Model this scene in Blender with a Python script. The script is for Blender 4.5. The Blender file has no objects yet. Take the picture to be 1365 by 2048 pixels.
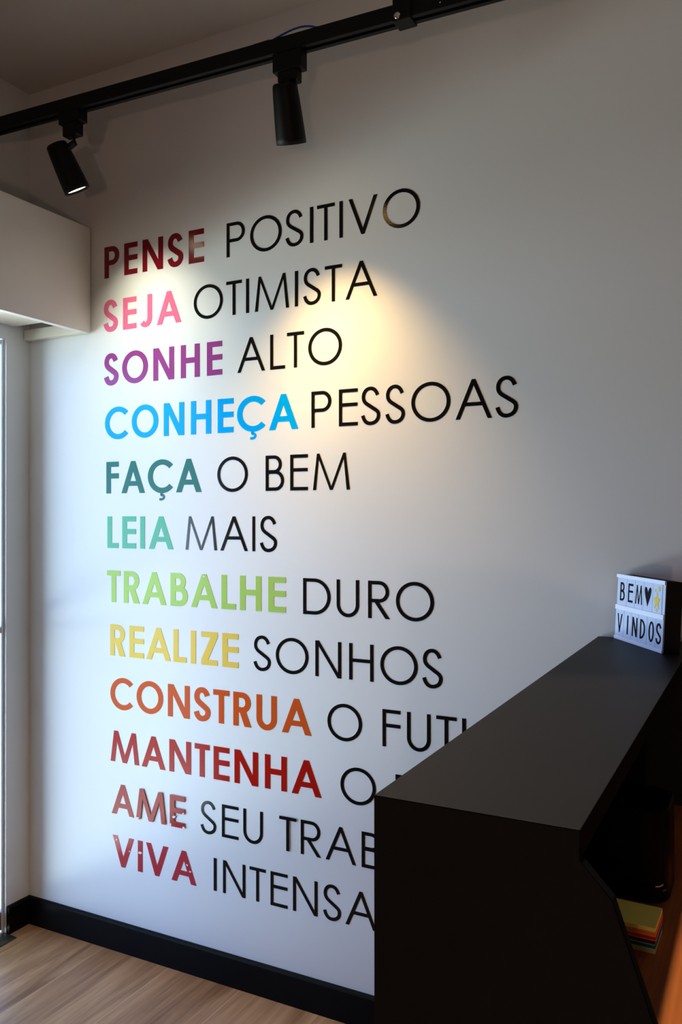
import bpy, bmesh, math, random
from mathutils import Vector, Matrix
R = math.radians
C = bpy.context.scene.collection
scene = bpy.context.scene

# ------------------------------------------------------------------ camera
cam_data = bpy.data.cameras.new('camera')
cam = bpy.data.objects.new('camera', cam_data)
C.objects.link(cam)
cam_data.sensor_fit = 'VERTICAL'
cam_data.sensor_height = 36.0
cam_data.lens = 1660.395 / 2048 * 36.0
cam_data.clip_start = 0.05
cam.matrix_world = Matrix(((0.8882, 0.0023, 0.4595, 2.3065),
                           (0.4595, -0.0028, -0.8882, -2.0816),
                           (-0.0007, 1.0, -0.0035, 1.42),
                           (0, 0, 0, 1)))
scene.camera = cam

# ------------------------------------------------------------------ exposure
vs = scene.view_settings
vs.view_transform = 'Standard'
vs.look = 'None'
vs.gamma = 1.0
vs.exposure = 0.0
vs.use_curve_mapping = False

# ------------------------------------------------------------------ daylight outside the glass door
# (sine of elevation, colour): shaded pavement, sunlit strip of street, shaded facades across it, bright low sky, higher sky
OUTSIDE = [(-1.0, (0.6, 0.6, 0.5)), (-0.5, (3.3, 3.0, 2.5)), (-0.35, (20.5, 22.5, 20.5)), (-0.27, (5.0, 6.4, 7.4)), (-0.20, (2.2, 2.4, 2.6)),
           (-0.12, (7.6, 9.2, 10.4)), (-0.04, (9.6, 12.0, 14.2)), (0.06, (1.5, 2.5, 4.0)), (0.16, (3.6, 6.4, 11.4)), (0.30, (1.3, 2.6, 7.6)),
           (0.50, (0.6, 0.8, 1.6)), (1.0, (6.0, 8.6, 7.2))]
world = bpy.data.worlds.new('world')
scene.world = world
world.use_nodes = True
wn = world.node_tree
wn.nodes.clear()
w_tc = wn.nodes.new('ShaderNodeTexCoord')
w_sep = wn.nodes.new('ShaderNodeSeparateXYZ')
w_ramp = wn.nodes.new('ShaderNodeValToRGB')
w_map = wn.nodes.new('ShaderNodeMapRange')
w_bg = wn.nodes.new('ShaderNodeBackground')
w_out = wn.nodes.new('ShaderNodeOutputWorld')
w_map.inputs['From Min'].default_value = -1
w_map.inputs['From Max'].default_value = 1
wn.links.new(w_tc.outputs['Generated'], w_sep.inputs[0])
wn.links.new(w_sep.outputs['Z'], w_map.inputs['Value'])
wn.links.new(w_map.outputs[0], w_ramp.inputs[0])
wn.links.new(w_ramp.outputs[0], w_bg.inputs['Color'])
wn.links.new(w_bg.outputs[0], w_out.inputs[0])
w_bg.inputs['Strength'].default_value = 1.0
er = w_ramp.color_ramp
while len(er.elements) > 1:
    er.elements.remove(er.elements[-1])
for k, (sz, c) in enumerate(OUTSIDE):
    e = er.elements[0] if k == 0 else er.elements.new((sz + 1) / 2)
    e.position = (sz + 1) / 2
    e.color = c + (1,)

DOOR_Y0, DOOR_Y1, DOOR_Z1 = -0.100, -1.10, 2.020     # glazed opening in the left wall
ROOM_X, ROOM_Y, ROOM_Z = 4.6, -4.6, 2.895

portal = bpy.data.lights.new('door_daylight', 'AREA')
portal.shape = 'RECTANGLE'
portal.size = DOOR_Z1
portal.size_y = DOOR_Y0 - DOOR_Y1
portal.energy = 1
portal.cycles.is_portal = True
po = bpy.data.objects.new('door_daylight', portal)
C.objects.link(po)
po.location = (-0.022, (DOOR_Y0 + DOOR_Y1) / 2, DOOR_Z1 / 2)
po.rotation_euler = (0, R(-90), 0)

# weak assumed point light, no lamp built; added for the track's shadow and fill
rl = bpy.data.lights.new('assumed_room_light', 'POINT')
rl.energy = 28.0
rl.color = (1.0, 0.66, 0.48)
rl.shadow_soft_size = 0.05
ro = bpy.data.objects.new('assumed_room_light', rl)
C.objects.link(ro)
ro.location = (2.93, -3.78, 0.82)


# ------------------------------------------------------------------ helpers
class MB:
    """collects shapes in a bmesh and links them as ONE mesh object"""
    def __init__(self):
        self.bm = bmesh.new()

    def box(self, x0, x1, y0, y1, z0, z1, bevel=0.0, seg=2):
        b = bmesh.new()
        bmesh.ops.create_cube(b, size=1)
        for v in b.verts:
            v.co = Vector(((x0 + x1) / 2 + v.co.x * (x1 - x0), (y0 + y1) / 2 + v.co.y * (y1 - y0), (z0 + z1) / 2 + v.co.z * (z1 - z0)))
        if bevel:
            bmesh.ops.bevel(b, geom=list(b.edges), offset=bevel, segments=seg, affect='EDGES', profile=0.5)
        self.merge(b)
        return self

    def prism(self, pts, axis, a0, a1, bevel=0.0):
        """polygon of (u, v) pushed along an axis: 'x' -> (y,z), 'y' -> (x,z), 'z' -> (x,y)"""
        b = bmesh.new()
        def put(u, v, a):
            return {'x': (a, u, v), 'y': (u, a, v), 'z': (u, v, a)}[axis]
        lo = [b.verts.new(put(u, v, a0)) for u, v in pts]
        hi = [b.verts.new(put(u, v, a1)) for u, v in pts]
        b.faces.new(lo)
        b.faces.new(hi)
        n = len(pts)
        for i in range(n):
            b.faces.new((lo[i], lo[(i + 1) % n], hi[(i + 1) % n], hi[i]))
        bmesh.ops.recalc_face_normals(b, faces=list(b.faces))
        if bevel:
            bmesh.ops.bevel(b, geom=list(b.edges), offset=bevel, segments=2, affect='EDGES', profile=0.5)
        self.merge(b)
        return self

    def lathe(self, profile, origin=(0, 0, 0), axis=(0, 0, 1), seg=40, close=True):
        """profile of (radius, height) turned about axis through origin"""
        q = Vector((0, 0, 1)).rotation_difference(Vector(axis).normalized())
        o = Vector(origin)
        b = bmesh.new()
        rings = []
        for r, h in profile:
            if r < 1e-6:
                rings.append([b.verts.new(o + q @ Vector((0, 0, h)))])
            else:
                rings.append([b.verts.new(o + q @ Vector((r * math.cos(2 * math.pi * i / seg), r * math.sin(2 * math.pi * i / seg), h))) for i in range(seg)])
        for a, c in zip(rings, rings[1:]):
            for i in range(seg):
                j = (i + 1) % seg
                if len(a) == 1 and len(c) == 1:
                    continue
                if len(a) == 1:
                    b.faces.new((a[0], c[i], c[j]))
                elif len(c) == 1:
                    b.faces.new((a[i], c[0], a[j]))
                else:
                    b.faces.new((a[i], c[i], c[j], a[j]))
        bmesh.ops.recalc_face_normals(b, faces=list(b.faces))
        self.merge(b, smooth=True)
        return self

    def tube(self, pts, r, seg=10):
        b = bmesh.new()
        pts = [Vector(p) for p in pts]
        rings = []
        for i, p in enumerate(pts):
            t = (pts[min(i + 1, len(pts) - 1)] - pts[max(i - 1, 0)]).normalized()
            up = Vector((0, 0, 1)) if abs(t.z) < .9 else Vector((1, 0, 0))
            s = t.cross(up).normalized()
            u = s.cross(t)
            rings.append([b.verts.new(p + s * r * math.cos(2 * math.pi * k / seg) + u * r * math.sin(2 * math.pi * k / seg)) for k in range(seg)])
        for a, c in zip(rings, rings[1:]):
            for k in range(seg):
                b.faces.new((a[k], a[(k + 1) % seg], c[(k + 1) % seg], c[k]))
        b.faces.new(rings[0])
        b.faces.new(rings[-1])
        bmesh.ops.recalc_face_normals(b, faces=list(b.faces))
        self.merge(b, smooth=True)
        return self

    def merge(self, b, smooth=False):
        m = bpy.data.meshes.new('tmp')
        for f in b.faces:
            f.smooth = smooth
        b.to_mesh(m)
        b.free()
        self.bm.from_mesh(m)
        bpy.data.meshes.remove(m)

    def build(self, name, mat, parent=None, matrix=None):
        me = bpy.data.meshes.new(name)
        self.bm.to_mesh(me)
        self.bm.free()
        me.materials.append(mat)
        o = bpy.data.objects.new(name, me)
        C.objects.link(o)
        if parent is not None:
            o.parent = parent
        if matrix is not None:
            o.matrix_local = matrix
        return o


def thing(name, label, cat, loc=(0, 0, 0), group=None):
    o = bpy.data.objects.new(name, None)
    o.empty_display_size = 0.05
    C.objects.link(o)
    o.location = loc
    o['label'] = label
    o['category'] = cat
    if group:
        o['group'] = group
    return o


def tag(o, label, cat, group=None):
    o['label'] = label
    o['category'] = cat
    if group:
        o['group'] = group
    return o


def struct(o, label=None, cat=None):
    o['kind'] = 'structure'
    if label:
        o['label'] = label
        o['category'] = cat
    return o


def srgb(r, g, b):
    f = lambda c: c / 12.92 if c <= 0.04045 else ((c + 0.055) / 1.055) ** 2.4
    return (f(r / 255), f(g / 255), f(b / 255), 1)


def mat(name, col, rough=0.5, spec=0.5, metal=0.0, var=0.0, scale=30.0, bump=0.0, bump_scale=200.0, emit=None, emit_strength=0.0, stretch=(1, 1, 1)):
    m = bpy.data.materials.new(name)
    m.use_nodes = True
    nt = m.node_tree
    b = nt.nodes['Principled BSDF']
    b.inputs['Base Color'].default_value = col
    b.inputs['Roughness'].default_value = rough
    b.inputs['Specular IOR Level'].default_value = spec
    b.inputs['Metallic'].default_value = metal
    tc = nt.nodes.new('ShaderNodeTexCoord')
    mp = nt.nodes.new('ShaderNodeMapping')
    mp.inputs['Scale'].default_value = stretch
    nt.links.new(tc.outputs['Object'], mp.inputs['Vector'])
    nz = nt.nodes.new('ShaderNodeTexNoise')
    nz.inputs['Scale'].default_value = scale
    nz.inputs['Detail'].default_value = 4
    nt.links.new(mp.outputs[0], nz.inputs['Vector'])
    mix = nt.nodes.new('ShaderNodeMix')
    mix.data_type = 'RGBA'
    mix.inputs['A'].default_value = tuple(c * (1 - var) for c in col[:3]) + (1,)
    mix.inputs['B'].default_value = tuple(min(1, c * (1 + var)) for c in col[:3]) + (1,)
    nt.links.new(nz.outputs['Fac'], mix.inputs['Factor'])
    nt.links.new(mix.outputs['Result'], b.inputs['Base Color'])
    if bump:
        nb = nt.nodes.new('ShaderNodeTexNoise')
        nb.inputs['Scale'].default_value = bump_scale
        nt.links.new(tc.outputs['Object'], nb.inputs['Vector'])
        bp = nt.nodes.new('ShaderNodeBump')
        bp.inputs['Strength'].default_value = bump
        bp.inputs['Distance'].default_value = 0.002
        nt.links.new(nb.outputs['Fac'], bp.inputs['Height'])
        nt.links.new(bp.outputs[0], b.inputs['Normal'])
    if emit:
        b.inputs['Emission Color'].default_value = emit
        b.inputs['Emission Strength'].default_value = emit_strength
    return m


def wood(name, dark, light, plank=None, along='y', rough=0.45, spec=0.4, grain=7.0, offset=0.0, seam=(0.6, 0.5, 0.42, 1)):
    """wood grain running along one axis; plank = (width) adds boards with thin seams and end joints"""
    m = bpy.data.materials.new(name)
    m.use_nodes = True
    nt = m.node_tree
    N, Lk = nt.nodes, nt.links
    b = N['Principled BSDF']
    b.inputs['Roughness'].default_value = rough
    b.inputs['Specular IOR Level'].default_value = spec
    tc = N.new('ShaderNodeTexCoord')
    sep = N.new('ShaderNodeSeparateXYZ')
    Lk.new(tc.outputs['Object'], sep.inputs[0])

    def math_(op, a, bb=None):
        n = N.new('ShaderNodeMath')
        n.operation = op
        for i, v in enumerate((a, bb)):
            if v is None:
                continue
            if isinstance(v, (int, float)):
                n.inputs[i].default_value = v
            else:
                Lk.new(v, n.inputs[i])
        return n.outputs[0]
    u = math_('ADD', sep.outputs['X'], offset)
    v = sep.outputs['Y']
    if plank:
        idx = math_('FLOOR', math_('DIVIDE', u, plank))
        rnd = N.new('ShaderNodeTexWhiteNoise')
        rnd.noise_dimensions = '1D'
        Lk.new(idx, rnd.inputs['W'])
        rv = rnd.outputs['Value']
    else:
        rv = None
    comb = N.new('ShaderNodeCombineXYZ')
    Lk.new(math_('MULTIPLY', u, grain), comb.inputs['X'])
    Lk.new(math_('MULTIPLY', v, grain * 0.11), comb.inputs['Y'])
    if rv is not None:
        Lk.new(math_('MULTIPLY', rv, 37.0), comb.inputs['Z'])
    nz = N.new('ShaderNodeTexNoise')
    nz.inputs['Scale'].default_value = 1.6
    nz.inputs['Detail'].default_value = 8
    nz.inputs['Roughness'].default_value = 0.62
    nz.inputs['Distortion'].default_value = 0.8
    Lk.new(comb.outputs[0], nz.inputs['Vector'])
    comb2 = N.new('ShaderNodeCombineXYZ')
    Lk.new(math_('MULTIPLY', u, grain * 14), comb2.inputs['X'])
    Lk.new(math_('MULTIPLY', v, grain * 0.5), comb2.inputs['Y'])
    n2 = N.new('ShaderNodeTexNoise')
    n2.inputs['Scale'].default_value = 1.0
    n2.inputs['Detail'].default_value = 4
    Lk.new(comb2.outputs[0], n2.inputs['Vector'])
    fac = math_('ADD', math_('MULTIPLY', nz.outputs['Fac'], 0.75), math_('MULTIPLY', n2.outputs['Fac'], 0.25))
    if rv is not None:
        fac = math_('ADD', fac, math_('MULTIPLY', math_('SUBTRACT', rv, 0.5), 0.10))
    ramp = N.new('ShaderNodeValToRGB')
    ramp.color_ramp.elements[0].position = 0.34
    ramp.color_ramp.elements[0].color = dark
    ramp.color_ramp.elements[1].position = 0.66
    ramp.color_ramp.elements[1].color = light
    Lk.new(fac, ramp.inputs[0])
    col = ramp.outputs[0]
    if plank:
        fr = math_('FRACT', math_('DIVIDE', u, plank))
        edge = math_('LESS_THAN', math_('MULTIPLY', math_('MINIMUM', fr, math_('SUBTRACT', 1.0, fr)), plank), 0.0009)
        vv = math_('ADD', v, math_('MULTIPLY', rv, 3.0))
        fe = math_('FRACT', math_('DIVIDE', vv, 3.0))
        end = math_('LESS_THAN', math_('MULTIPLY', fe, 3.0), 0.0015)
        line = math_('MAXIMUM', edge, end)
        mx = N.new('ShaderNodeMix')
        mx.data_type = 'RGBA'
        Lk.new(line, mx.inputs['Factor'])
        Lk.new(col, mx.inputs['A'])
        mx.inputs['B'].default_value = seam
        col = mx.outputs['Result']
    Lk.new(col, b.inputs['Base Color'])
    bp = N.new('ShaderNodeBump')
    bp.inputs['Strength'].default_value = 0.08
    bp.inputs['Distance'].default_value = 0.001
    Lk.new(n2.outputs['Fac'], bp.inputs['Height'])
    Lk.new(bp.outputs[0], b.inputs['Normal'])
    return m


def glass(name, tint=(0.92, 0.97, 1.0, 1)):
    m = bpy.data.materials.new(name)
    m.use_nodes = True
    nt = m.node_tree
    nt.nodes.remove(nt.nodes['Principled BSDF'])
    tr = nt.nodes.new('ShaderNodeBsdfTransparent')
    tr.inputs[0].default_value = tint
    gl = nt.nodes.new('ShaderNodeBsdfGlossy')
    gl.inputs['Roughness'].default_value = 0.02
    fr = nt.nodes.new('ShaderNodeFresnel')
    fr.inputs[0].default_value = 1.14
    mx = nt.nodes.new('ShaderNodeMixShader')
    nt.links.new(fr.outputs[0], mx.inputs[0])
    nt.links.new(tr.outputs[0], mx.inputs[1])
    nt.links.new(gl.outputs[0], mx.inputs[2])
    nt.links.new(mx.outputs[0], nt.nodes['Material Output'].inputs[0])
    return m


M = {}
M['wall'] = mat('white_wall_paint', srgb(226, 226, 226), rough=0.55, spec=0.25, var=0.015, scale=3.0, bump=0.05, bump_scale=120)
M['ceiling'] = mat('ceiling_paint', srgb(205, 200, 192), rough=0.9, spec=0.1, var=0.02, scale=2.0)
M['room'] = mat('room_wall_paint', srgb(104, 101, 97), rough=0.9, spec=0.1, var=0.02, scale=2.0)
M['floor'] = wood('oak_laminate', srgb(122, 84, 58), srgb(192, 150, 116), plank=0.268, offset=-0.090 + 0.268 * 10, rough=0.42, spec=0.35, grain=8.0, seam=srgb(196, 172, 148))
M['black_board'] = mat('black_board', (0.022, 0.022, 0.022, 1), rough=0.8, spec=0.02, var=0.1)
M['skirting'] = mat('black_skirting', (0.0032, 0.0033, 0.0038, 1), rough=0.45, spec=0.10, var=0.1)
M['countertop'] = mat('dark_countertop', (0.0052, 0.0038, 0.0034, 1), rough=0.5, spec=0.10, var=0.22, scale=9.0)
M['shade_black'] = mat('black_board_shaded', (0.0028, 0.0028, 0.0028, 1), rough=0.8, spec=0.02, var=0.1)  # blacker copy of the board black, putting shade into the colour of lit parts
M['track_black'] = mat('black_powder_coat', (0.004, 0.004, 0.004, 1), rough=0.5, spec=0.18, var=0.05)
M['pelmet'] = mat('white_melamine', srgb(228, 224, 218), rough=0.45, spec=0.3, var=0.01)
M['cream'] = mat('cream_board', srgb(226, 219, 204), rough=0.5, spec=0.3, var=0.01)
M['white_frame'] = mat('white_door_frame', srgb(222, 226, 238), rough=0.4, spec=0.4, var=0.02)
M['brown_rail'] = wood('dark_brown_rail', srgb(44, 26, 18), srgb(78, 48, 34), rough=0.5)
M['steel'] = mat('brushed_steel', srgb(150, 150, 148), rough=0.35, metal=1.0, var=0.1, scale=40)
M['grey_bar'] = mat('grey_bar', srgb(190, 188, 184), rough=0.4, spec=0.4, var=0.03)
M['dark_steel'] = mat('dark_threshold', srgb(92, 94, 94), rough=0.4, metal=0.8, var=0.15, scale=18)
M['chrome'] = mat('chrome', srgb(225, 225, 225), rough=0.12, metal=1.0, var=0.02)
M['blue_wire'] = mat('blue_insulation', srgb(12, 60, 160), rough=0.4, spec=0.4, var=0.05)
M['desk'] = wood('walnut_desk', srgb(120, 58, 22), srgb(186, 104, 46), rough=0.45, spec=0.25, grain=11.0)
M['glass'] = glass('door_glass')

# ------------------------------------------------------------------ room shell
struct(MB().box(0, ROOM_X, ROOM_Y, 0, -0.10, 0).build('floor', M['floor']), 'brown oak-look plank floor below the lettered wall', 'floor')
struct(MB().box(-0.022, ROOM_X, ROOM_Y, 0.12, ROOM_Z, ROOM_Z + 0.1).build('ceiling', M['ceiling']), 'dim ceiling above the black track', 'ceiling')
struct(MB().box(-0.022, ROOM_X, 0, 0.12, -0.10, ROOM_Z).build('wall_back', M['wall']), 'white wall carrying the coloured lettering', 'wall')
wl = MB()
wl.box(-0.022, 0, DOOR_Y0, 0, -0.10, ROOM_Z)
wl.box(-0.022, 0, DOOR_Y1, DOOR_Y0, DOOR_Z1, ROOM_Z)
wl.box(-0.022, 0, DOOR_Y1, DOOR_Y0, -0.10, -0.001)
wl.box(-0.022, 0, ROOM_Y, DOOR_Y1, -0.10, ROOM_Z)
struct(wl.build('wall_left', M['wall']), 'white left wall around the glass door', 'wall')
struct(MB().box(ROOM_X, ROOM_X + 0.1, ROOM_Y, 0.12, -0.10, ROOM_Z).build('wall_right', M['room']), 'wall on the staff side of the counter', 'wall')
struct(MB().box(-0.022, ROOM_X + 0.1, ROOM_Y - 0.1, ROOM_Y, -0.10, ROOM_Z).build('wall_front', M['room']), 'wall behind the photographer', 'wall')
skirt = [(0, 0), (-0.014, 0), (-0.014, 0.086), (-0.010, 0.0905), (-0.0085, 0.0915), (-0.006, 0.0925), (0, 0.0925)]
struct(MB().prism([(y, z) for y, z in skirt], 'x', 0.0, 4.6).build('baseboard_back', M['skirting']), 'tall black baseboard under the lettering', 'baseboard')
struct(MB().prism([(-y, z) for y, z in skirt], 'y', DOOR_Y0 + 0.002, -0.0142).build('baseboard_left', M['skirting']), 'short black baseboard between the glass door and the corner', 'baseboard')

# glass door in the left wall
door = thing('door_1', 'white framed glass door at the left edge with a dark bottom rail', 'door', (-0.02, DOOR_Y0, 0))
struct(door)
D = lambda y0, y1: (y0 - DOOR_Y0, y1 - DOOR_Y0)
fr = MB()
fr.box(-0.020, 0.010, -0.009, 0.0, 0.0, 2.018, bevel=0.004, seg=3)
fr.box(-0.020, 0.004, -0.998, -0.980, 0.0, 2.018, bevel=0.003)
fr.box(-0.020, 0.004, -0.980, -0.009, 2.000, 2.018, bevel=0.002)
fr.build('frame', M['white_frame'], door)
MB().box(-0.016, -0.011, -0.980, -0.009, 0.070, 2.000).build('pane', M['glass'], door)
br = MB()
br.box(-0.019, 0.006, -0.978, -0.0095, 0.012, 0.066, bevel=0.002)
br.build('bottom_rail', M['brown_rail'], door)
MB().box(-0.019, 0.006, -0.978, -0.0095, 0.066, 0.074, bevel=0.001).build('glazing_bead', M['steel'], door)
MB().box(-0.010, 0.008, -0.976, -0.0095, 1.019, 1.040, bevel=0.003).build('push_bar', M['grey_bar'], door)
hb = MB()
hb.lathe([(0, 0), (0.006, 0), (0.006, 0.016), (0.003, 0.020), (0, 0.020)], (0.0, -0.030, 1.040))
hb.build('latch', M['steel'], door)
struct(MB().box(-0.022, 0.055, DOOR_Y1, DOOR_Y0 - 0.002, 0.0, 0.004, bevel=0.0015).build('trim_1', M['dark_steel']), 'dark metal threshold plate below the glass door', 'threshold')

# ------------------------------------------------------------------ pelmet above the door
pel = thing('pelmet_box', 'white boxed pelmet hung over the glass door, ending at the lettered wall', 'pelmet', (0, -0.004, 2.0265))
PL = -2.15
MB().box(0.2673, 0.2913, PL, -0.0035, 0.0, 0.3512, bevel=0.0008).build('front_panel', M['pelmet'], pel)
MB().box(0.001, 0.2673, PL, -0.0025, 0.3332, 0.3512).build('top_panel', M['pelmet'], pel)
MB().box(0.003, 0.2673, -0.024, 0.003, 0.0, 0.036, bevel=0.0008).build('end_batten', M['cream'], pel)
MB().box(0.018, 0.2673, PL, -0.078, 0.036, 0.052).build('inner_board', M['cream'], pel)
MB().box(0.001, 0.2673, PL, PL + 0.018, 0.052, 0.3332).build('end_panel', M['pelmet'], pel)

# ------------------------------------------------------------------ track lighting
TY = -0.335


def tz(x):
    return 2.5777 - 0.023 * (x - 0.1)


track = thing('lighting_track', 'long black lighting track hanging below the ceiling with a drop post', 'lighting track', (0, TY, 0))
rail = MB()
x0, x1 = 0.02, 4.2
sec = [(-0.0175, 0.0), (-0.006, 0.0), (-0.006, 0.006), (0.006, 0.006), (0.006, 0.0), (0.0175, 0.0), (0.0175, 0.036), (-0.0175, 0.036)]
b = bmesh.new()
lo = [b.verts.new((x0, y, tz(x0) + z)) for y, z in sec]
hi = [b.verts.new((x1, y, tz(x1) + z)) for y, z in sec]
b.faces.new(lo)
b.faces.new(hi)
for i in range(len(sec)):
    b.faces.new((lo[i], lo[(i + 1) % len(sec)], hi[(i + 1) % len(sec)], hi[i]))
bmesh.ops.recalc_face_normals(b, faces=list(b.faces))
rail.merge(b)
rail.build('rail', M['track_black'], track)
px = 1.566
MB().box(px - 0.020, px + 0.024, -0.022, 0.022, tz(px) - 0.0045, ROOM_Z - 0.001, bevel=0.002).build('drop_post', M['track_black'], track)
sc_ = MB()
sc_.lathe([(0, 0), (0.0045, 0), (0.0045, 0.004), (0.0075, 0.004), (0.0075, 0.006), (0, 0.006)], (px - 0.006, -0.0215, tz(px) + 0.004), (0, -1, 0), seg=20)
sc_.build('screw', M['chrome'], track)
for x in (1.66, 1.76):
    MB().lathe([(0, 0), (0.002, 0), (0.0015, 0.001), (0, 0.001)], (x, -0.0174, tz(x) + 0.012), (0, -1, 0), seg=12).build('screw', M['chrome'], track)
wp = []
for i in range(17):
    f = i / 16
    x = 1.222 + f * 0.128
    wp.append((x, -0.013, tz(x) + 0.0365 + 0.016 * math.sin(math.pi * min(1, f * 1.05)) ** 0.8 * (0.45 + 0.65 * f)))
MB().tube(wp, 0.0024).build('wire', M['blue_wire'], track)
cl = MB()
cl.box(1.160, 1.212, -0.012, 0.012, tz(1.18) + 0.033, tz(1.18) + 0.042, bevel=0.003)
cl.build('rail_joint', M['track_black'], track)

HEAD_L = 0.137


def spotlight(label, mouth, axis, ax, joint_drop, power, color, cone, blend, lens_strength, aim=None, ad_h=0.034, nk_h=0.070):
    """a track head: adapter under the rail, neck, and a lathed can whose mouth centre and axis are given"""
    zb = tz(ax)
    t = thing('track_spotlight', label, 'spotlight', (ax, TY, zb), 'spotlights on the black track')
    inv = Vector((-ax, -TY, -zb))
    a = Vector(axis).normalized()
    m = Vector(mouth) + inv
    back = m - a * HEAD_L
    ad = MB()
    ad.box(-0.040, 0.040, -0.0165, 0.0165, -ad_h, -0.0002, bevel=0.002)
    ad.build('adapter', M['track_black'], t)
    nk = MB()
    nk.box(-0.027, 0.027, -0.0150, 0.0150, -nk_h, -ad_h + 0.001, bevel=0.004)
    nk.build('neck', M['track_black'], t)
    # short stem from the neck down to the side of the can
    j = back + a * joint_drop
    st = MB()
    zt_ = -nk_h + 0.004
    st.tube([(0.006, 0, zt_), (0.006, 0, zt_ * .4 + j.z * .6), (0.003 + j.x * .5, j.y * .5, j.z * .9 + zt_ * .1), tuple(j)], 0.0095, seg=14)
    st.build('stem', M['track_black'], t)
    prof = [(0, 0), (0.022, 0.0), (0.0270, 0.0015), (0.0298, 0.005), (0.0310, 0.012), (0.0328, 0.035), (0.0350, 0.070), (0.0366, 0.100), (0.0376, 0.122), (0.0380, HEAD_L),
            (0.0355, HEAD_L), (0.0345, HEAD_L - 0.010), (0.0, HEAD_L - 0.011)]
    hd = MB()
    hd.lathe(prof, back, a, seg=48)
    head = hd.build('lamp_head', M['track_black'], t)
    ln = MB()
    ln.lathe([(0, HEAD_L - 0.0065), (0.0343, HEAD_L - 0.0065), (0.0343, HEAD_L - 0.0095), (0, HEAD_L - 0.0095)], back, a, seg=48)
    lm = mat('lamp_lens', (0.8, 0.78, 0.72, 1), rough=0.3, emit=(color[0], color[1] * .93, color[2] * .82, 1), emit_strength=lens_strength)
    ln.build('lens', lm, head)
    if power:
        ld = bpy.data.lights.new('spot_beam', 'SPOT')
        ld.energy = power
        ld.color = color
        ld.spot_size = R(cone)
        ld.spot_blend = blend
        ld.shadow_soft_size = 0.022
        lo_ = bpy.data.objects.new('spot_beam', ld)
        C.objects.link(lo_)
        lo_.parent = t
        d = Vector(aim).normalized() if aim else a
        lo_.location = m - a * 0.004
        lo_.rotation_euler = d.to_track_quat('-Z', 'Y').to_euler()
    return t


spotlight('black track spotlight tilted towards the right, beside the white pelmet', (0.513, -0.287, 2.365), (0.026, 0.060, -0.1235), 0.543, 0.024,
          13.6, (1.0, 0.97, 0.74), 84, 1.0, 5.0, aim=(0.05, 0.30, -0.46))
spotlight('black track spotlight hanging straight above the word POSITIVO', (1.239, -0.288, 2.353), (-0.018, 0.063, -0.118), 1.262, 0.0,
          56.0, (1.0, 0.63, 0.24), 84, 1.0, 8.0, aim=(-0.01, 0.288, -1.35), ad_h=0.046, nk_h=0.074)

# assumed recessed ceiling downlight, unseen over the counter, added to light the desk
dl = thing('assumed_downlight', 'assumed round recessed ceiling downlight above the black counter', 'downlight', (2.01, -0.90, ROOM_Z))
MB().lathe([(0.040, 0.0), (0.052, 0.0), (0.052, -0.004), (0.042, -0.006), (0.040, 0.0)]).build('trim_ring', M['white_frame'], dl)
MB().lathe([(0, -0.0005), (0.040, -0.0005), (0.040, -0.0025), (0, -0.0025)]).build('lens', mat('assumed_downlight_lens', (0.8, 0.78, 0.74, 1), emit=(1, 0.9, 0.76, 1), emit_strength=3.0), dl)
ld = bpy.data.lights.new('assumed_downlight_beam', 'SPOT')
ld.energy = 190
ld.color = (1.0, 0.88, 0.72)
ld.spot_size = R(32)
ld.spot_blend = 0.4
ld.shadow_soft_size = 0.03
lo_ = bpy.data.objects.new('assumed_downlight_beam', ld)
C.objects.link(lo_)
lo_.parent = dl
lo_.location = (0, 0, -0.01)
lo_.rotation_euler = Vector((0.08, -0.02, -1)).to_track_quat('-Z', 'Y').to_euler()

# ------------------------------------------------------------------ vinyl lettering
INK = {
    'PENSE': (122, 12, 28), 'SEJA': (226, 108, 146), 'SONHE': (150, 66, 138), 'CONHEÇA': (0, 166, 244), 'FAÇA': (52, 116, 108), 'LEIA': (92, 180, 146),
    'TRABALHE': (168, 202, 98), 'REALIZE': (232, 196, 84), 'CONSTRUA': (206, 84, 30), 'MANTENHA': (172, 24, 14), 'AME': (158, 16, 16), 'VIVA': (178, 54, 62),
}
INK_NAME = {
    'PENSE': 'dark red', 'SEJA': 'pink', 'SONHE': 'purple', 'CONHEÇA': 'bright blue', 'FAÇA': 'dark teal', 'LEIA': 'mint green', 'TRABALHE': 'lime green', 'REALIZE': 'yellow',
    'CONSTRUA': 'orange', 'MANTENHA': 'red', 'AME': 'peeling red', 'VIVA': 'faded red',
}
M['ink_black'] = mat('black_vinyl', (0.0055, 0.0055, 0.0058, 1), rough=0.12, spec=0.24, var=0.05, bump=0.10, bump_scale=260)
for k, v in INK.items():
    M['ink_' + k] = mat('vinyl_' + INK_NAME[k].replace(' ', '_'), srgb(*v), rough=0.12, spec=0.35 if k == 'PENSE' else 0.09, var=0.04, scale=20, bump=0.10, bump_scale=260)
M['torn'] = mat('torn_vinyl_backing', srgb(232, 216, 216), rough=0.5, var=0.05)

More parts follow.
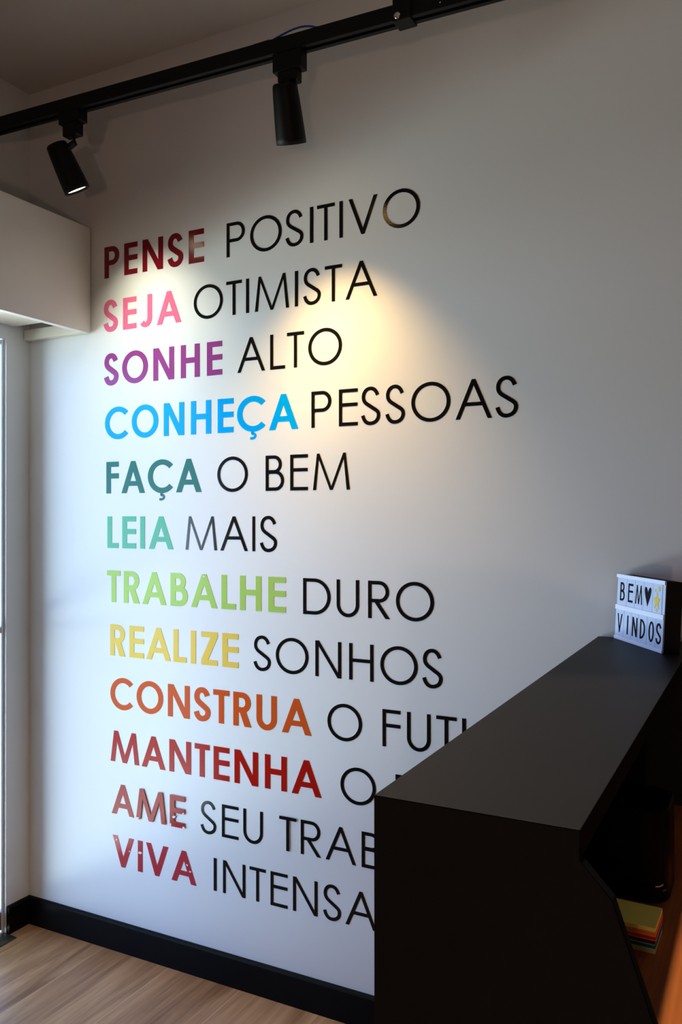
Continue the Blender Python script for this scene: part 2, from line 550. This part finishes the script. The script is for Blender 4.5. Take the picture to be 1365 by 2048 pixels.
BASE = {1: 2.2031, 2: 2.0258, 3: 1.8486, 4: 1.6703, 5: 1.4912, 6: 1.3116, 7: 1.1340, 8: 0.9582, 9: 0.7846, 10: 0.6118, 11: 0.4406, 12: 0.2710}
CAP = {1: 0.1035, 2: 0.1032, 3: 0.1035, 4: 0.1040, 5: 0.1043, 6: 0.1043, 7: 0.1037, 8: 0.1025, 9: 0.1020, 10: 0.1010, 11: 0.0990, 12: 0.0996}
WORDS = [
    (1, 'PENSE', 1, [('P', 0.3471, 0.4114), ('E', 0.4322, 0.4883), ('N', 0.5094, 0.5933), ('S', 0.6102, 0.6736), ('E', 0.6946, 0.7529)]),
    (1, 'POSITIVO', 0, [('P', 0.8381, 0.9045), ('O', 0.9236, 1.0343), ('S', 1.0461, 1.1077), ('I', 1.1292, 1.1406), ('T', 1.1527, 1.2103), ('I', 1.2251, 1.2361), ('V', 1.2543, 1.3437), ('O', 1.3598, 1.4702)]),
    (2, 'SEJA', 1, [('S', 0.342, 0.4056), ('E', 0.4273, 0.4841), ('J', 0.4961, 0.5489), ('A', 0.5681, 0.6657)]),
    (2, 'OTIMISTA', 0, [('O', 0.7142, 0.8244), ('T', 0.8369, 0.8935), ('I', 0.9087, 0.9196), ('M', 0.9406, 1.0594), ('I', 1.0789, 1.0898), ('S', 1.106, 1.1654), ('T', 1.1782, 1.2338), ('A', 1.2447, 1.3435)]),
    (3, 'SONHE', 1, [('S', 0.3443, 0.4079), ('O', 0.4237, 0.5317), ('N', 0.5537, 0.6371), ('H', 0.6637, 0.7368), ('E', 0.7644, 0.8212)]),
    (3, 'ALTO', 0, [('A', 0.8777, 0.9765), ('L', 0.9942, 1.0459), ('T', 1.0522, 1.1098), ('O', 1.1236, 1.2336)]),
    (4, 'CONHEÇA', 1, [('C', 0.3494, 0.449), ('O', 0.4643, 0.574), ('N', 0.596, 0.6766), ('H', 0.7032, 0.7801), ('E', 0.805, 0.8631), ('Ç', 0.8763, 0.9776), ('A', 0.9903, 1.0902)]),
    (4, 'PESSOAS', 0, [('P', 1.1341, 1.1995), ('E', 1.2232, 1.2828), ('S', 1.2921, 1.3522), ('S', 1.3662, 1.4259), ('O', 1.4442, 1.556), ('A', 1.5701, 1.669), ('S', 1.6769, 1.7372)]),
    (5, 'FAÇA', 1, [('F', 0.3556, 0.4087), ('A', 0.4208, 0.5189), ('Ç', 0.5313, 0.6322), ('A', 0.6449, 0.7442)]),
    (5, 'O', 0, [('O', 0.8035, 0.9155)]),
    (5, 'BEM', 0, [('B', 0.9782, 1.0423), ('E', 1.0629, 1.1223), ('M', 1.139, 1.2582)]),
    (6, 'LEIA', 1, [('L', 0.3601, 0.4088), ('E', 0.4243, 0.4821), ('I', 0.4997, 0.5189), ('A', 0.5355, 0.6346)]),
    (6, 'MAIS', 0, [('M', 0.6821, 0.8027), ('A', 0.8147, 0.9154), ('I', 0.9312, 0.9413), ('S', 0.9569, 1.018)]),
    (7, 'TRABALHE', 1, [('T', 0.359, 0.4162), ('R', 0.4306, 0.4973), ('A', 0.5091, 0.6065), ('B', 0.6231, 0.6906), ('A', 0.7037, 0.8034), ('L', 0.8189, 0.8715), ('H', 0.8866, 0.9627), ('E', 0.9873, 1.0473)]),
    (7, 'DURO', 0, [('D', 1.1061, 1.1964), ('U', 1.2155, 1.2868), ('R', 1.3141, 1.3804), ('O', 1.3982, 1.5092)]),
    (8, 'REALIZE', 1, [('R', 0.3726, 0.4372), ('E', 0.4548, 0.5145), ('A', 0.5252, 0.6241), ('L', 0.6344, 0.6855), ('I', 0.7026, 0.7217), ('Z', 0.7426, 0.8043), ('E', 0.8217, 0.8808)]),
    (8, 'SONHOS', 0, [('S', 0.9341, 0.9962), ('O', 1.0133, 1.1241), ('N', 1.1464, 1.2303), ('H', 1.255, 1.3307), ('O', 1.3512, 1.4621), ('S', 1.4741, 1.5332)]),
    (9, 'CONSTRUA', 1, [('C', 0.3734, 0.4695), ('O', 0.4849, 0.5934), ('N', 0.6126, 0.698), ('S', 0.7132, 0.7777), ('T', 0.7883, 0.8479), ('R', 0.8623, 0.9274), ('U', 0.9455, 1.0164), ('A', 1.0338, 1.1333)]),
    (9, 'O', 0, [('O', 1.1858, 1.2955)]),
    (9, 'FUTURO', 0, [('F', 1.3575, 1.4114), ('U', 1.4305, 1.4989), ('T', 1.5149, 1.5717), ('U', 1.587, 1.657), ('R', 1.685, 1.751), ('O', 1.769, 1.879)]),
    (10, 'MANTENHA', 1, [('M', 0.3746, 0.4955), ('A', 0.506, 0.6025), ('N', 0.6182, 0.7034), ('T', 0.7176, 0.7744), ('E', 0.7893, 0.8478), ('N', 0.8664, 0.9514), ('H', 0.9752, 1.051), ('A', 1.0673, 1.1664)]),
    (10, 'O', 0, [('O', 1.2272, 1.3377)]),
    (10, 'F', 0, [('F', 1.3965, 1.4505)]),
    (11, 'AME', 1, [('A', 0.3793, 0.4749), ('M', 0.4848, 0.6065), ('E', 0.6221, 0.6807)]),
    (11, 'SEU', 0, [('S', 0.739, 0.7994), ('E', 0.8203, 0.8812), ('U', 0.8984, 0.9683)]),
    (11, 'TRABALHO', 0, [('T', 1.026, 1.084), ('R', 1.0977, 1.1647), ('A', 1.1794, 1.2762), ('B', 1.2936, 1.3564), ('A', 1.371, 1.470), ('L', 1.488, 1.540), ('H', 1.556, 1.632), ('O', 1.653, 1.763)]),
    (12, 'VIVA', 1, [('V', 0.384, 0.474), ('I', 0.4902, 0.5099), ('V', 0.5242, 0.6143), ('A', 0.6272, 0.7241)]),
    (12, 'INTENSA', 0, [('I', 0.7896, 0.8009), ('N', 0.8242, 0.9061), ('T', 0.9208, 0.978), ('E', 0.9946, 1.0532), ('N', 1.0715, 1.1533), ('S', 1.1702, 1.2291), ('A', 1.2428, 1.3398), ('M', 1.354, 1.474), ('E', 1.495, 1.554), ('N', 1.574, 1.656), ('T', 1.671, 1.728), ('E', 1.745, 1.804)]),
]


def bez(p0, p1, p2, p3, n=12):
    return [tuple((1 - t) ** 3 * a + 3 * (1 - t) ** 2 * t * b + 3 * (1 - t) * t * t * c + t ** 3 * d for a, b, c, d in zip(p0, p1, p2, p3)) for t in [i / n for i in range(n + 1)]]


def strip_from_spine(sp, th):
    """outer and inner offset curves of a spine; th(dx,dy) gives the stroke width for a direction"""
    Lf, Rt = [], []
    for i, p in enumerate(sp):
        a, c = sp[max(i - 1, 0)], sp[min(i + 1, len(sp) - 1)]
        dx, dy = c[0] - a[0], c[1] - a[1]
        l = math.hypot(dx, dy) or 1
        dx, dy = dx / l, dy / l
        w = th(dx, dy) / 2
        Lf.append((p[0] - dy * w, p[1] + dx * w))
        Rt.append((p[0] + dy * w, p[1] - dx * w))
    return ('strip', Lf, Rt, False)


def glyph(ch, w, t, h, bold):
    """shapes of a geometric sans capital, width w, height 1, stem t, bar h"""
    S = []
    rect = lambda a, b, c, d: S.append(('poly', [(a, c), (b, c), (b, d), (a, d)]))
    bar = lambda xb, wb, xt, wt, v0=0.0, v1=1.0: S.append(('poly', [(xb, v0), (xb + wb, v0), (xt + wt, v1), (xt, v1)]))
    over = 0.015

    def bowl(xs, xe, v0, v1, n=20):
        ry = (v1 - v0) / 2
        rx = min(ry * (1.0 if v1 - v0 < .9 else 1.02), (xe - xs) * 0.92)
        c = (v0 + v1) / 2
        o, i_ = [(xs, v1)], [(xs, v1 - h)]
        for k in range(n + 1):
            an = math.pi / 2 - math.pi * k / n
            o.append((xe - rx + rx * math.cos(an), c + ry * math.sin(an)))
            i_.append((xe - rx + max(rx - t, 0.01) * math.cos(an), c + (ry - h) * math.sin(an)))
        o.append((xs, v0))
        i_.append((xs, v0 + h))
        S.append(('strip', o, i_, False))

    def ring(cx, rx, ry, a0, a1, n=56, closed=False):
        o, i_ = [], []
        for k in range(n if closed else n + 1):
            an = a0 + (a1 - a0) * k / n
            o.append((cx + rx * math.cos(an), 0.5 + ry * math.sin(an)))
            i_.append((cx + (rx - t) * math.cos(an), 0.5 + (ry - h) * math.sin(an)))
        S.append(('strip', o, i_, closed))
    th = lambda dx, dy: math.hypot(t * dy, h * dx) if False else (h + (t - h) * abs(dy))
    if ch in 'AV':
        a = 0.165 if bold else 0.095
        lw = 0.205 if bold else 0.112
        c = w / 2
        vi = (c - lw) / (c - a / 2)
        pts = [(0, 0), (c - a / 2, 1), (c + a / 2, 1), (w, 0), (w - lw, 0), (c, vi), (lw, 0)]
        if ch == 'V':
            pts = [(x, 1 - v) for x, v in pts]
        S.append(('poly', pts))
        if ch == 'A':
            b0, b1 = (0.225, 0.375) if bold else (0.325, 0.42)
            e = lambda v: lw + (c - a / 2) * v - 0.02
            S.append(('poly', [(e(b0), b0), (w - e(b0), b0), (w - e(b1), b1), (e(b1), b1)]))
    elif ch == 'B':
        rect(0, t, 0, 1)
        bowl(t * .5, w * 0.88, 0.53 - h * .4, 1.0)
        bowl(t * .5, w, 0.0, 0.53 + h * .45)
    elif ch in 'CÇ':
        W = w * 1.148
        ring(W / 2, W / 2, 0.5 + over, R(42), R(318))
        if ch == 'Ç':
            x = w * 0.56
            sp = bez((x + .01, 0.02), (x - .02, -0.04), (x - .03, -0.06), (x - .01, -0.075), 5) + bez((x - .01, -0.075), (x + .13, -0.06), (x + .13, -0.235), (x - .09, -0.20), 12)[1:]
            S.append(strip_from_spine(sp, lambda dx, dy: 0.075))
    elif ch == 'D':
        rect(0, t, 0, 1)
        bowl(t * .5, w, 0.0, 1.0, 32)
    elif ch in 'EF':
        rect(0, t, 0, 1)
        rect(t * .5, w, 1 - h, 1)
        m0 = 0.445 if (bold and ch == 'E') else (0.47 if bold else 0.525)
        rect(t * .5, w * (1.0 if bold else 0.99), m0, m0 + h)
        if ch == 'E':
            rect(t * .5, w, 0, h)
    elif ch == 'H':
        rect(0, t, 0, 1)
        rect(w - t, w, 0, 1)
        m0 = 0.44 if bold else 0.49
        rect(t * .5, w - t * .5, m0, m0 + h)
    elif ch == 'I':
        rect(0, w, 0, 1)
    elif ch == 'J':
        rx = (w - t) / 2 * 1.06
        cx, cy = w - t / 2 - rx, 0.30
        sp = [(w - t / 2, 1.0), (w - t / 2, 0.65), (w - t / 2, 0.36)]
        ry = cy - h / 2 + over
        for k in range(0, 15):
            an = -R(140) * k / 14
            sp.append((cx + rx * math.cos(an), cy + ry * math.sin(an)))
        S.append(strip_from_spine(sp, th))
    elif ch == 'L':
        rect(0, t, 0, 1)
        rect(t * .5, w, 0, h)
    elif ch == 'M':
        wd = 0.185 if bold else 0.102
        wt = 0.165 if bold else 0.080
        p_ = 0.145 if bold else 0.125
        c = w / 2
        bar(0, wd, p_, wt)
        bar(w - wd, wd, w - p_ - wt, wt)
        bar(c - wt * .52, wt * 1.04, p_, wt)
        bar(c - wt * .52, wt * 1.04, w - p_ - wt, wt)
    elif ch == 'N':
        dw = t * 1.12
        rect(0, t, 0, 1)
        rect(w - t, w, 0, 1)
        S.append(('poly', [(0, 1), (dw, 1), (w, 0), (w - dw, 0)]))
    elif ch == 'O':
        ring(w / 2, w / 2, 0.5 + over, 0, 2 * math.pi, 64, True)
    elif ch in 'PR':
        pb = 0.40 if bold else 0.425
        rect(0, t, 0, 1)
        bowl(t * .5, w * (1.0 if ch == 'P' else 0.965), pb, 1.0)
        if ch == 'R':
            lw = t * 1.25
            xa = w * (0.30 if bold else 0.24)
            bar(w - lw, lw, xa, lw, 0, pb + h * .6)
    elif ch == 'S':
        X0, X1, Y0, Y1 = t / 2, w - t / 2, h / 2 - over, 1 - h / 2 + over
        q = [((0.94, .80), (.86, .93), (.70, 1), (.50, 1)), ((.50, 1), (.24, 1), (.06, .90), (.06, .755)), ((.06, .755), (.06, .60), (.30, .555), (.53, .475)),
             ((.53, .475), (.80, .38), (1, .35), (1, .235)), ((1, .235), (1, .09), (.77, 0), (.49, 0)), ((.49, 0), (.27, 0), (.10, .07), (.015, .235))]
        sp = []
        for s_ in q:
            sp += bez(*s_, n=9)[(1 if sp else 0):]
        sp = [(X0 + u * (X1 - X0), Y0 + v * (Y1 - Y0)) for u, v in sp]
        S.append(strip_from_spine(sp, th))
    elif ch == 'T':
        rect(w / 2 - t / 2, w / 2 + t / 2, 0, 1)
        rect(0, w, 1 - h, 1)
    elif ch == 'U':
        rx = (w - t) / 2
        ry = min(rx * 1.02, 0.36)
        cy = ry + h / 2 - over
        sp = [(t / 2, 1.0), (t / 2, (1 + cy) / 2), (t / 2, cy + .001)]
        for k in range(1, 24):
            an = math.pi + math.pi * k / 24
            sp.append((w / 2 + rx * math.cos(an), cy + ry * math.sin(an)))
        sp += [(w - t / 2, cy + .001), (w - t / 2, (1 + cy) / 2), (w - t / 2, 1.0)]
        S.append(strip_from_spine(sp, th))
    elif ch == 'Z':
        dw = 0.25 if bold else 0.13
        rect(0, w, 0, h)
        rect(0, w, 1 - h, 1)
        S.append(('poly', [(0, h * .95), (dw, h * .95), (w, 1 - h * .95), (w - dw, 1 - h * .95)]))
    return S


def add_shapes(bm, shapes, scale, f):
    """extrude flat shapes; f(u, v, depth_flag) -> 3D point, depth_flag 1 = face side, 0 = wall side"""
    for k_, s in enumerate(shapes):
        face = 1 + 0.06 * k_
        if s[0] == 'poly':
            top = [bm.verts.new(f(u * scale, v * scale, face)) for u, v in s[1]]
            bot = [bm.verts.new(f(u * scale, v * scale, 0)) for u, v in s[1]]
            fc = bm.faces.new(top)
            n = len(top)
            for i in range(n):
                bm.faces.new((top[i], top[(i + 1) % n], bot[(i + 1) % n], bot[i]))
        else:
            _, A, B, closed = s
            At = [bm.verts.new(f(u * scale, v * scale, face)) for u, v in A]
            Bt = [bm.verts.new(f(u * scale, v * scale, face)) for u, v in B]
            Ab = [bm.verts.new(f(u * scale, v * scale, 0)) for u, v in A]
            Bb = [bm.verts.new(f(u * scale, v * scale, 0)) for u, v in B]
            n = len(A)
            for i in range(n if closed else n - 1):
                j = (i + 1) % n
                bm.faces.new((At[i], At[j], Bt[j], Bt[i]))
                bm.faces.new((Ab[i], Ab[j], At[j], At[i]))
                bm.faces.new((Bb[j], Bb[i], Bt[i], Bt[j]))
            if not closed:
                for k in (0, n - 1):
                    bm.faces.new((At[k], Bt[k], Bb[k], Ab[k]))


def letter_object(ch, w, cap, bold, name, material, parent, x, lift=0.0, thick=0.0007):
    t, h = (0.188, 0.163) if bold else (0.104, 0.096)
    mb = MB()
    add_shapes(mb.bm, glyph(ch, w / cap, t, h, bold), cap, lambda u, v, d: (u, -lift - thick * d, v))
    bmesh.ops.recalc_face_normals(mb.bm, faces=list(mb.bm.faces))
    # faces that look at the room must point to -y
    for fc in mb.bm.faces:
        if abs(fc.normal.y) > 0.9 and fc.normal.y > 0:
            fc.normal_flip()
    o = mb.build(name, material, parent)
    o.location = (x, 0, 0)
    return o


LINE_NAME = {1: 'first', 2: 'second', 3: 'third', 4: 'fourth', 5: 'fifth', 6: 'sixth', 7: 'seventh', 8: 'eighth', 9: 'ninth', 10: 'tenth', 11: 'eleventh', 12: 'last'}
LAB = {
    (5, 'O'): 'single thin black letter O on the wall between teal FAÇA and black BEM',
    (9, 'O'): 'single thin black letter O on the wall right of orange CONSTRUA',
    (10, 'O'): 'single thin black letter O on the wall right of red MANTENHA',
    (9, 'FUTURO'): 'thin black wall word starting FUT, cut off by the counter edge',
    (10, 'F'): 'last black letter of the MANTENHA line, mostly hidden behind the counter',
    (11, 'TRABALHO'): 'thin black wall word starting TRAB, running behind the counter end',
    (12, 'INTENSA'): 'thin black wall word starting INTENSA in the bottom line, reaching the counter',
}
LETTERS = {}
for ln, word, bold, items in WORDS:
    x0 = items[0][1]
    if bold:
        lab = 'bold %s wall word %s starting the %s line of lettering' % (INK_NAME[word], word, LINE_NAME[ln])
    else:
        lab = LAB.get((ln, word)) or 'thin black wall word %s in the %s line of lettering' % (word, LINE_NAME[ln])
    root = thing('wall_lettering', lab, 'lettering', (x0, -0.0001, BASE[ln]), 'coloured bold words on the wall' if bold else 'thin black words on the wall')
    mtl = M['ink_' + word] if bold else M['ink_black']
    for i, (ch, a, c) in enumerate(items):
        lift = 0.0
        if word == 'AME' and ch in 'ME':
            lift = 0.0025
        if (ln, word, i) == (11, 'TRABALHO', 0):
            lift = 0.002
        o = letter_object(ch, c - a, CAP[ln], bold, 'letter', mtl, root, a - x0, lift)
        LETTERS[(ln, word, i)] = o


def torn(key, u, v, su, sv, rot=0.0, lift=0.0012):
    """a small curled flake of vinyl backing on a letter"""
    o = LETTERS[key]
    mb = MB()
    rnd = random.Random(hash((key[0], key[2], u)) & 0xffff)
    pts = []
    for k in range(9):
        an = 2 * math.pi * k / 9
        r = 0.6 + 0.4 * rnd.random()
        x, z = su * r * math.cos(an), sv * r * math.sin(an)
        pts.append((u + x * math.cos(rot) - z * math.sin(rot), v + x * math.sin(rot) + z * math.cos(rot)))
    mb.prism(pts, 'y', -lift - 0.0006, -lift)
    mb.build('torn_flake', M['torn'], o)


torn((11, 'AME', 2), 0.018, 0.031, 0.009, 0.004, 0.3, 0.0034)
torn((11, 'AME', 2), 0.055, 0.003, 0.006, 0.004, -0.4, 0.0034)
torn((11, 'AME', 2), 0.004, 0.004, 0.004, 0.006, 0.2, 0.0034)
torn((11, 'AME', 2), 0.054, 0.047, 0.006, 0.003, 0.4, 0.0034)
torn((11, 'AME', 1), 0.006, 0.003, 0.009, 0.003, 0.3, 0.0034)
torn((12, 'VIVA', 1), 0.010, 0.061, 0.010, 0.0045, 0.1)
torn((12, 'VIVA', 0), 0.017, 0.086, 0.005, 0.003, 0.8)
torn((12, 'VIVA', 0), 0.072, 0.058, 0.004, 0.0025, 0.8)
torn((12, 'VIVA', 3), 0.062, 0.058, 0.003, 0.005, 0.5)
torn((12, 'VIVA', 3), 0.074, 0.040, 0.006, 0.003, 0.1)
torn((7, 'TRABALHE', 4), 0.050, 0.097, 0.006, 0.003, 0.0)

# ------------------------------------------------------------------ reception counter
CX0, CX1, CY0, CZ = 1.935, 2.1475, -1.288, 1.125
cnt = thing('reception_counter', 'black reception counter with a narrow dark raised top, beside the lettered wall', 'counter', (CX0, CY0, 0))
W_, L_ = CX1 - CX0, -CY0 - 0.002
MB().box(0, W_, 0.013, L_, CZ - 0.028, CZ - 0.0012).build('top_board', M['shade_black'], cnt)
MB().box(0, W_, 0, L_, CZ - 0.0012, CZ, bevel=0.0003).build('countertop', M['countertop'], cnt)
MB().box(0.001, 0.021, 0.019, L_ - 0.019, 0, CZ - 0.028).build('front_panel', M['shade_black'], cnt)
slope = 0.345
kx, kz = W_ + 0.0285, 1.065
foot = kx + slope * kz
for y0, y1, zt_ in ((0.0, 0.013, CZ - 0.0012), (L_ - 0.019, L_, CZ - 0.0285)):
    ep = MB().prism([(0.0, 0), (foot, 0), (kx, kz), (W_ - 0.0005, CZ - 0.0285), (W_ - 0.0005, zt_ - 0.0001), (W_ - 0.001, zt_), (0.0, zt_)], 'y', y0, y1).build('end_panel', M['black_board'], cnt)
    MB().prism([(foot, 0), (foot + 0.001, 0), (kx + 0.001, kz + 0.0003), (W_, CZ - 0.0282), (W_, zt_), (W_ - 0.0005, zt_), (W_ - 0.0005, CZ - 0.0285), (kx, kz)], 'y', y0, y1).build('shade_strip', M['shade_black'], ep)  # added strip, blacker than the panel so its downlit edge stays dark

# ------------------------------------------------------------------ desk behind the counter
desk = thing('desk', 'brown wood desk behind the black counter, lit on its outer side', 'desk', (1.957, CY0 + 0.020, 0))
DW, DL = 0.62, -CY0 - 0.042
dt = MB().box(0.001, DW, 0.0, DL, 0.722, 0.75, bevel=0.001)
dt.build('desktop', M['desk'], desk)
for x in (0.10, DW - 0.05):
    for y in (0.03, DL - 0.07):
        MB().box(x, x + 0.04, y, y + 0.04, 0.0, 0.722, bevel=0.002).build('leg', M['black_board'], desk)

# sticky note pads, one on top of the other
PADS = [('pale green', (176, 186, 104)), ('teal blue', (10, 96, 122)), ('dark plum', (66, 18, 34)), ('red', (206, 26, 16)), ('orange', (240, 124, 24)), ('yellow', (250, 232, 120))]
PLACE = ['lowest of the pile on the desk', 'above the pale green pad', 'between the red and teal pads', 'below the orange pad', 'just below the yellow top pad', 'on top of the pile by the counter']
rnd = random.Random(4)
M['pad_gap'] = mat('pale_pad_backing', srgb(206, 176, 150), rough=0.8, var=0.03)
zt = 0.7502
PH = 0.00635
for (nm, col), pl in zip(PADS, PLACE):
    dx, dy = rnd.uniform(-.0008, .0008), rnd.uniform(-.0006, .0006)
    pd = thing('sticky_note_pad', '%s sticky note pad, %s' % (nm, pl), 'notepad', (2.1125 + dx, -0.6965 + dy, zt), 'sticky note pads piled on the desk')
    pd.rotation_euler = (0, 0, R(-1.5))
    pm = mat('paper_' + nm.replace(' ', '_'), srgb(*col), rough=0.85, spec=0.1, var=0.04, scale=60)
    s = 0.038
    MB().box(-s, s, -s, s, 0, 0.0009).build('backing', M['pad_gap'], pd)
    MB().box(-s + .0002, s - .0002, -s + .0002, s - .0002, 0.0009, PH).build('sheets', pm, pd)
    zt += PH + 0.0001

# black organizer, made tall to hide the desk; metal arcs added as glints
org = thing('desk_organizer', 'glossy black rounded organizer on the desk behind the sticky notes', 'organizer', (2.064, -0.494, 0.7502))
M['gloss_black'] = mat('gloss_black_plastic', (0.003, 0.003, 0.003, 1), rough=0.4, spec=0.03, var=0.05)


def rrect(hx, hy, r, n=8):
    pts = []
    for cx, cy, a0 in ((hx - r, hy - r, 0), (-hx + r, hy - r, 90), (-hx + r, -hy + r, 180), (hx - r, -hy + r, 270)):
        for k in range(n + 1):
            an = R(a0 + 90 * k / n)
            pts.append((cx + r * math.cos(an), cy + r * math.sin(an)))
    return pts


mb = MB()
levels = [(0.0, -0.004), (0.004, 0.0), (0.155, 0.0), (0.159, -0.003), (0.159, -0.009), (0.012, -0.010)]
bm_ = bmesh.new()
rings = []
for z, off in levels:
    rings.append([bm_.verts.new((x, y, z)) for x, y in rrect(0.086 + off, 0.075 + off, 0.042 + off)])
for a_, c_ in zip(rings, rings[1:]):
    for k in range(len(a_)):
        bm_.faces.new((a_[k], a_[(k + 1) % len(a_)], c_[(k + 1) % len(a_)], c_[k]))
bm_.faces.new(rings[0])
bm_.faces.new(rings[-1])
bmesh.ops.recalc_face_normals(bm_, faces=list(bm_.faces))
mb.merge(bm_)
mb.build('tray', M['gloss_black'], org)
ap = lambda deg, z, r=0.0428: (0.044 + r * math.cos(R(deg)), -0.033 + r * math.sin(R(deg)), z)
MB().tube([ap(-62, 0.031), ap(-56, 0.0302), ap(-50, 0.0302), ap(-44, 0.031), ap(-40, 0.033)], 0.0013, seg=8).build('glint_arc', M['chrome'], org)
MB().tube([ap(-40, 0.0215), ap(-34, 0.0218), ap(-30, 0.022)], 0.0008, seg=8).build('glint_arc', M['steel'], org)

# ------------------------------------------------------------------ letter board on the counter
BL, BR_ = Vector((1.974, -0.018, CZ + 0.0004)), Vector((2.102, -0.206, CZ + 0.0004))
BW = (BR_ - BL).length
BH, BD = 0.154, 0.041
ux = (BR_ - BL).normalized()
nz_ = Vector((-ux.y, ux.x, 0)) * -1      # towards the viewer's left
if nz_.x > 0:
    nz_ = -nz_
lean = R(3.2)
up = (Vector((0, 0, 1)) * math.cos(lean) - nz_ * math.sin(lean))
nn = (nz_ * math.cos(lean) + Vector((0, 0, 1)) * math.sin(lean))
board = thing('letter_board', 'white letter board reading BEM VINDOS standing on the counter end', 'letter board', tuple(BL), None)
M4 = Matrix(((ux.x, -nn.x, up.x), (ux.y, -nn.y, up.y), (ux.z, -nn.z, up.z))).to_4x4()
board.rotation_euler = M4.to_euler()
M['board_white'] = mat('white_board_plastic', srgb(218, 226, 242), rough=0.4, spec=0.25, var=0.01)
M['tile_white'] = mat('letter_tile_film', srgb(188, 200, 226), rough=0.35, spec=0.2, var=0.01)
M['sheet'] = mat('board_backing_sheet', srgb(180, 191, 216), rough=0.5, var=0.02)
M['tile_ink'] = mat('letter_tile_ink', (0.006, 0.006, 0.009, 1), rough=0.6, spec=0.05, var=0.05)
M['tile_gold'] = mat('gold_print', srgb(214, 184, 70), rough=0.4, spec=0.3, var=0.05)
# local axes: x along the front, y into the box, z up the front
MB().box(0.001, BW - 0.001, 0.0035, BD, 0.001, BH - 0.001, bevel=0.0015).build('case', M['black_board'], board)
MB().box(0.0012, BW - 0.0012, 0.0018, 0.0035, 0.0015, BH - 0.0015).build('front_sheet', M['sheet'], board)
for v0, v1, xx in ((0.0, 0.050, 0.0), (0.458, 0.530, 0.0), (0.945, 1.0, 0.0)):
    MB().box(0, BW, -0.0012, 0.0030, v0 * BH, v1 * BH, bevel=0.0006).build('rail', M['board_white'], board)


def tile(ch, u0, u1, uc, v0, v1, row):
    z0, z1 = ((0.528, 0.947) if row == 1 else (0.048, 0.460))
    t = MB().box(u0 * BW + 0.0006, u1 * BW - 0.0006, 0.0008, 0.0016, z0 * BH, z1 * BH).build('letter_tile', M['tile_white'], board)
    hgt = (v1 - v0) * BH
    mb = MB()
    wid = {'M': 0.033, 'I': 0.0058, 'N': 0.0250, 'V': 0.0245}.get(ch, 0.0235)
    ink = M['tile_ink']
    if ch == '*':
        ink = M['tile_gold']
        def star(cx, cz, r, n=5, k=0.42, st=1.25):
            pts = []
            for i in range(2 * n):
                rr = r if i % 2 == 0 else r * k
                an = math.pi / 2 + math.pi * i / n
                pts.append((cx + rr * math.cos(an), cz + rr * math.sin(an) * st))
            mb.prism(pts, 'y', 0.0003, 0.0008)
        c = uc * BW
        star(c, 0.700 * BH, 0.0165)
        star(c + 0.0085, 0.878 * BH, 0.0052, 8, 0.75)
        star(c - 0.0075, 0.846 * BH, 0.0028, 8, 0.8)
        star(c + 0.0005, 0.572 * BH, 0.0034, 8, 0.8)
        nm = 'star_print'
    elif ch == '<':
        c, b0, t0, hw = uc * BW, v0 * BH, v1 * BH, 0.0148
        pts = [(c, b0)]
        pts += bez((c, b0), (c + hw * .6, b0 + hgt * .38), (c + hw * 1.05, b0 + hgt * .66), (c + hw, b0 + hgt * .86), 10)[1:]
        pts += bez((c + hw, b0 + hgt * .86), (c + hw * .9, b0 + hgt * 1.04), (c + hw * .35, b0 + hgt * 1.04), (c, b0 + hgt * .70), 10)[1:]
        pts += [(2 * c - x, z) for x, z in reversed(pts[1:-1])]
        mb.prism(pts, 'y', 0.0003, 0.0008)
        nm = 'heart_print'
    else:
        sh = glyph(ch, wid / hgt, 0.130, 0.115, False)
        xs = uc * BW - wid / 2
        add_shapes(mb.bm, sh, hgt, lambda u, v, d: (xs + u, 0.0008 - 0.0005 * d, v0 * BH + v))
        bmesh.ops.recalc_face_normals(mb.bm, faces=list(mb.bm.faces))
        nm = 'letter_print'
    mb.build(nm, ink, t)


for ch, u0, u1, uc in (('B', 0.04, 0.226, 0.135), ('E', 0.226, 0.405, 0.312), ('M', 0.405, 0.584, 0.490), ('<', 0.584, 0.764, 0.672), ('*', 0.764, 0.945, 0.852)):
    tile(ch, u0, u1, uc, 0.600, 0.880, 1)
for i, (ch, uc) in enumerate((('V', 0.105), ('I', 0.282), ('N', 0.435), ('D', 0.598), ('O', 0.772), ('S', 0.912))):
    u = [0.004, 0.192, 0.358, 0.508, 0.680, 0.850, 0.995]
    tile(ch, u[i], u[i + 1], uc, 0.114, 0.398, 2)
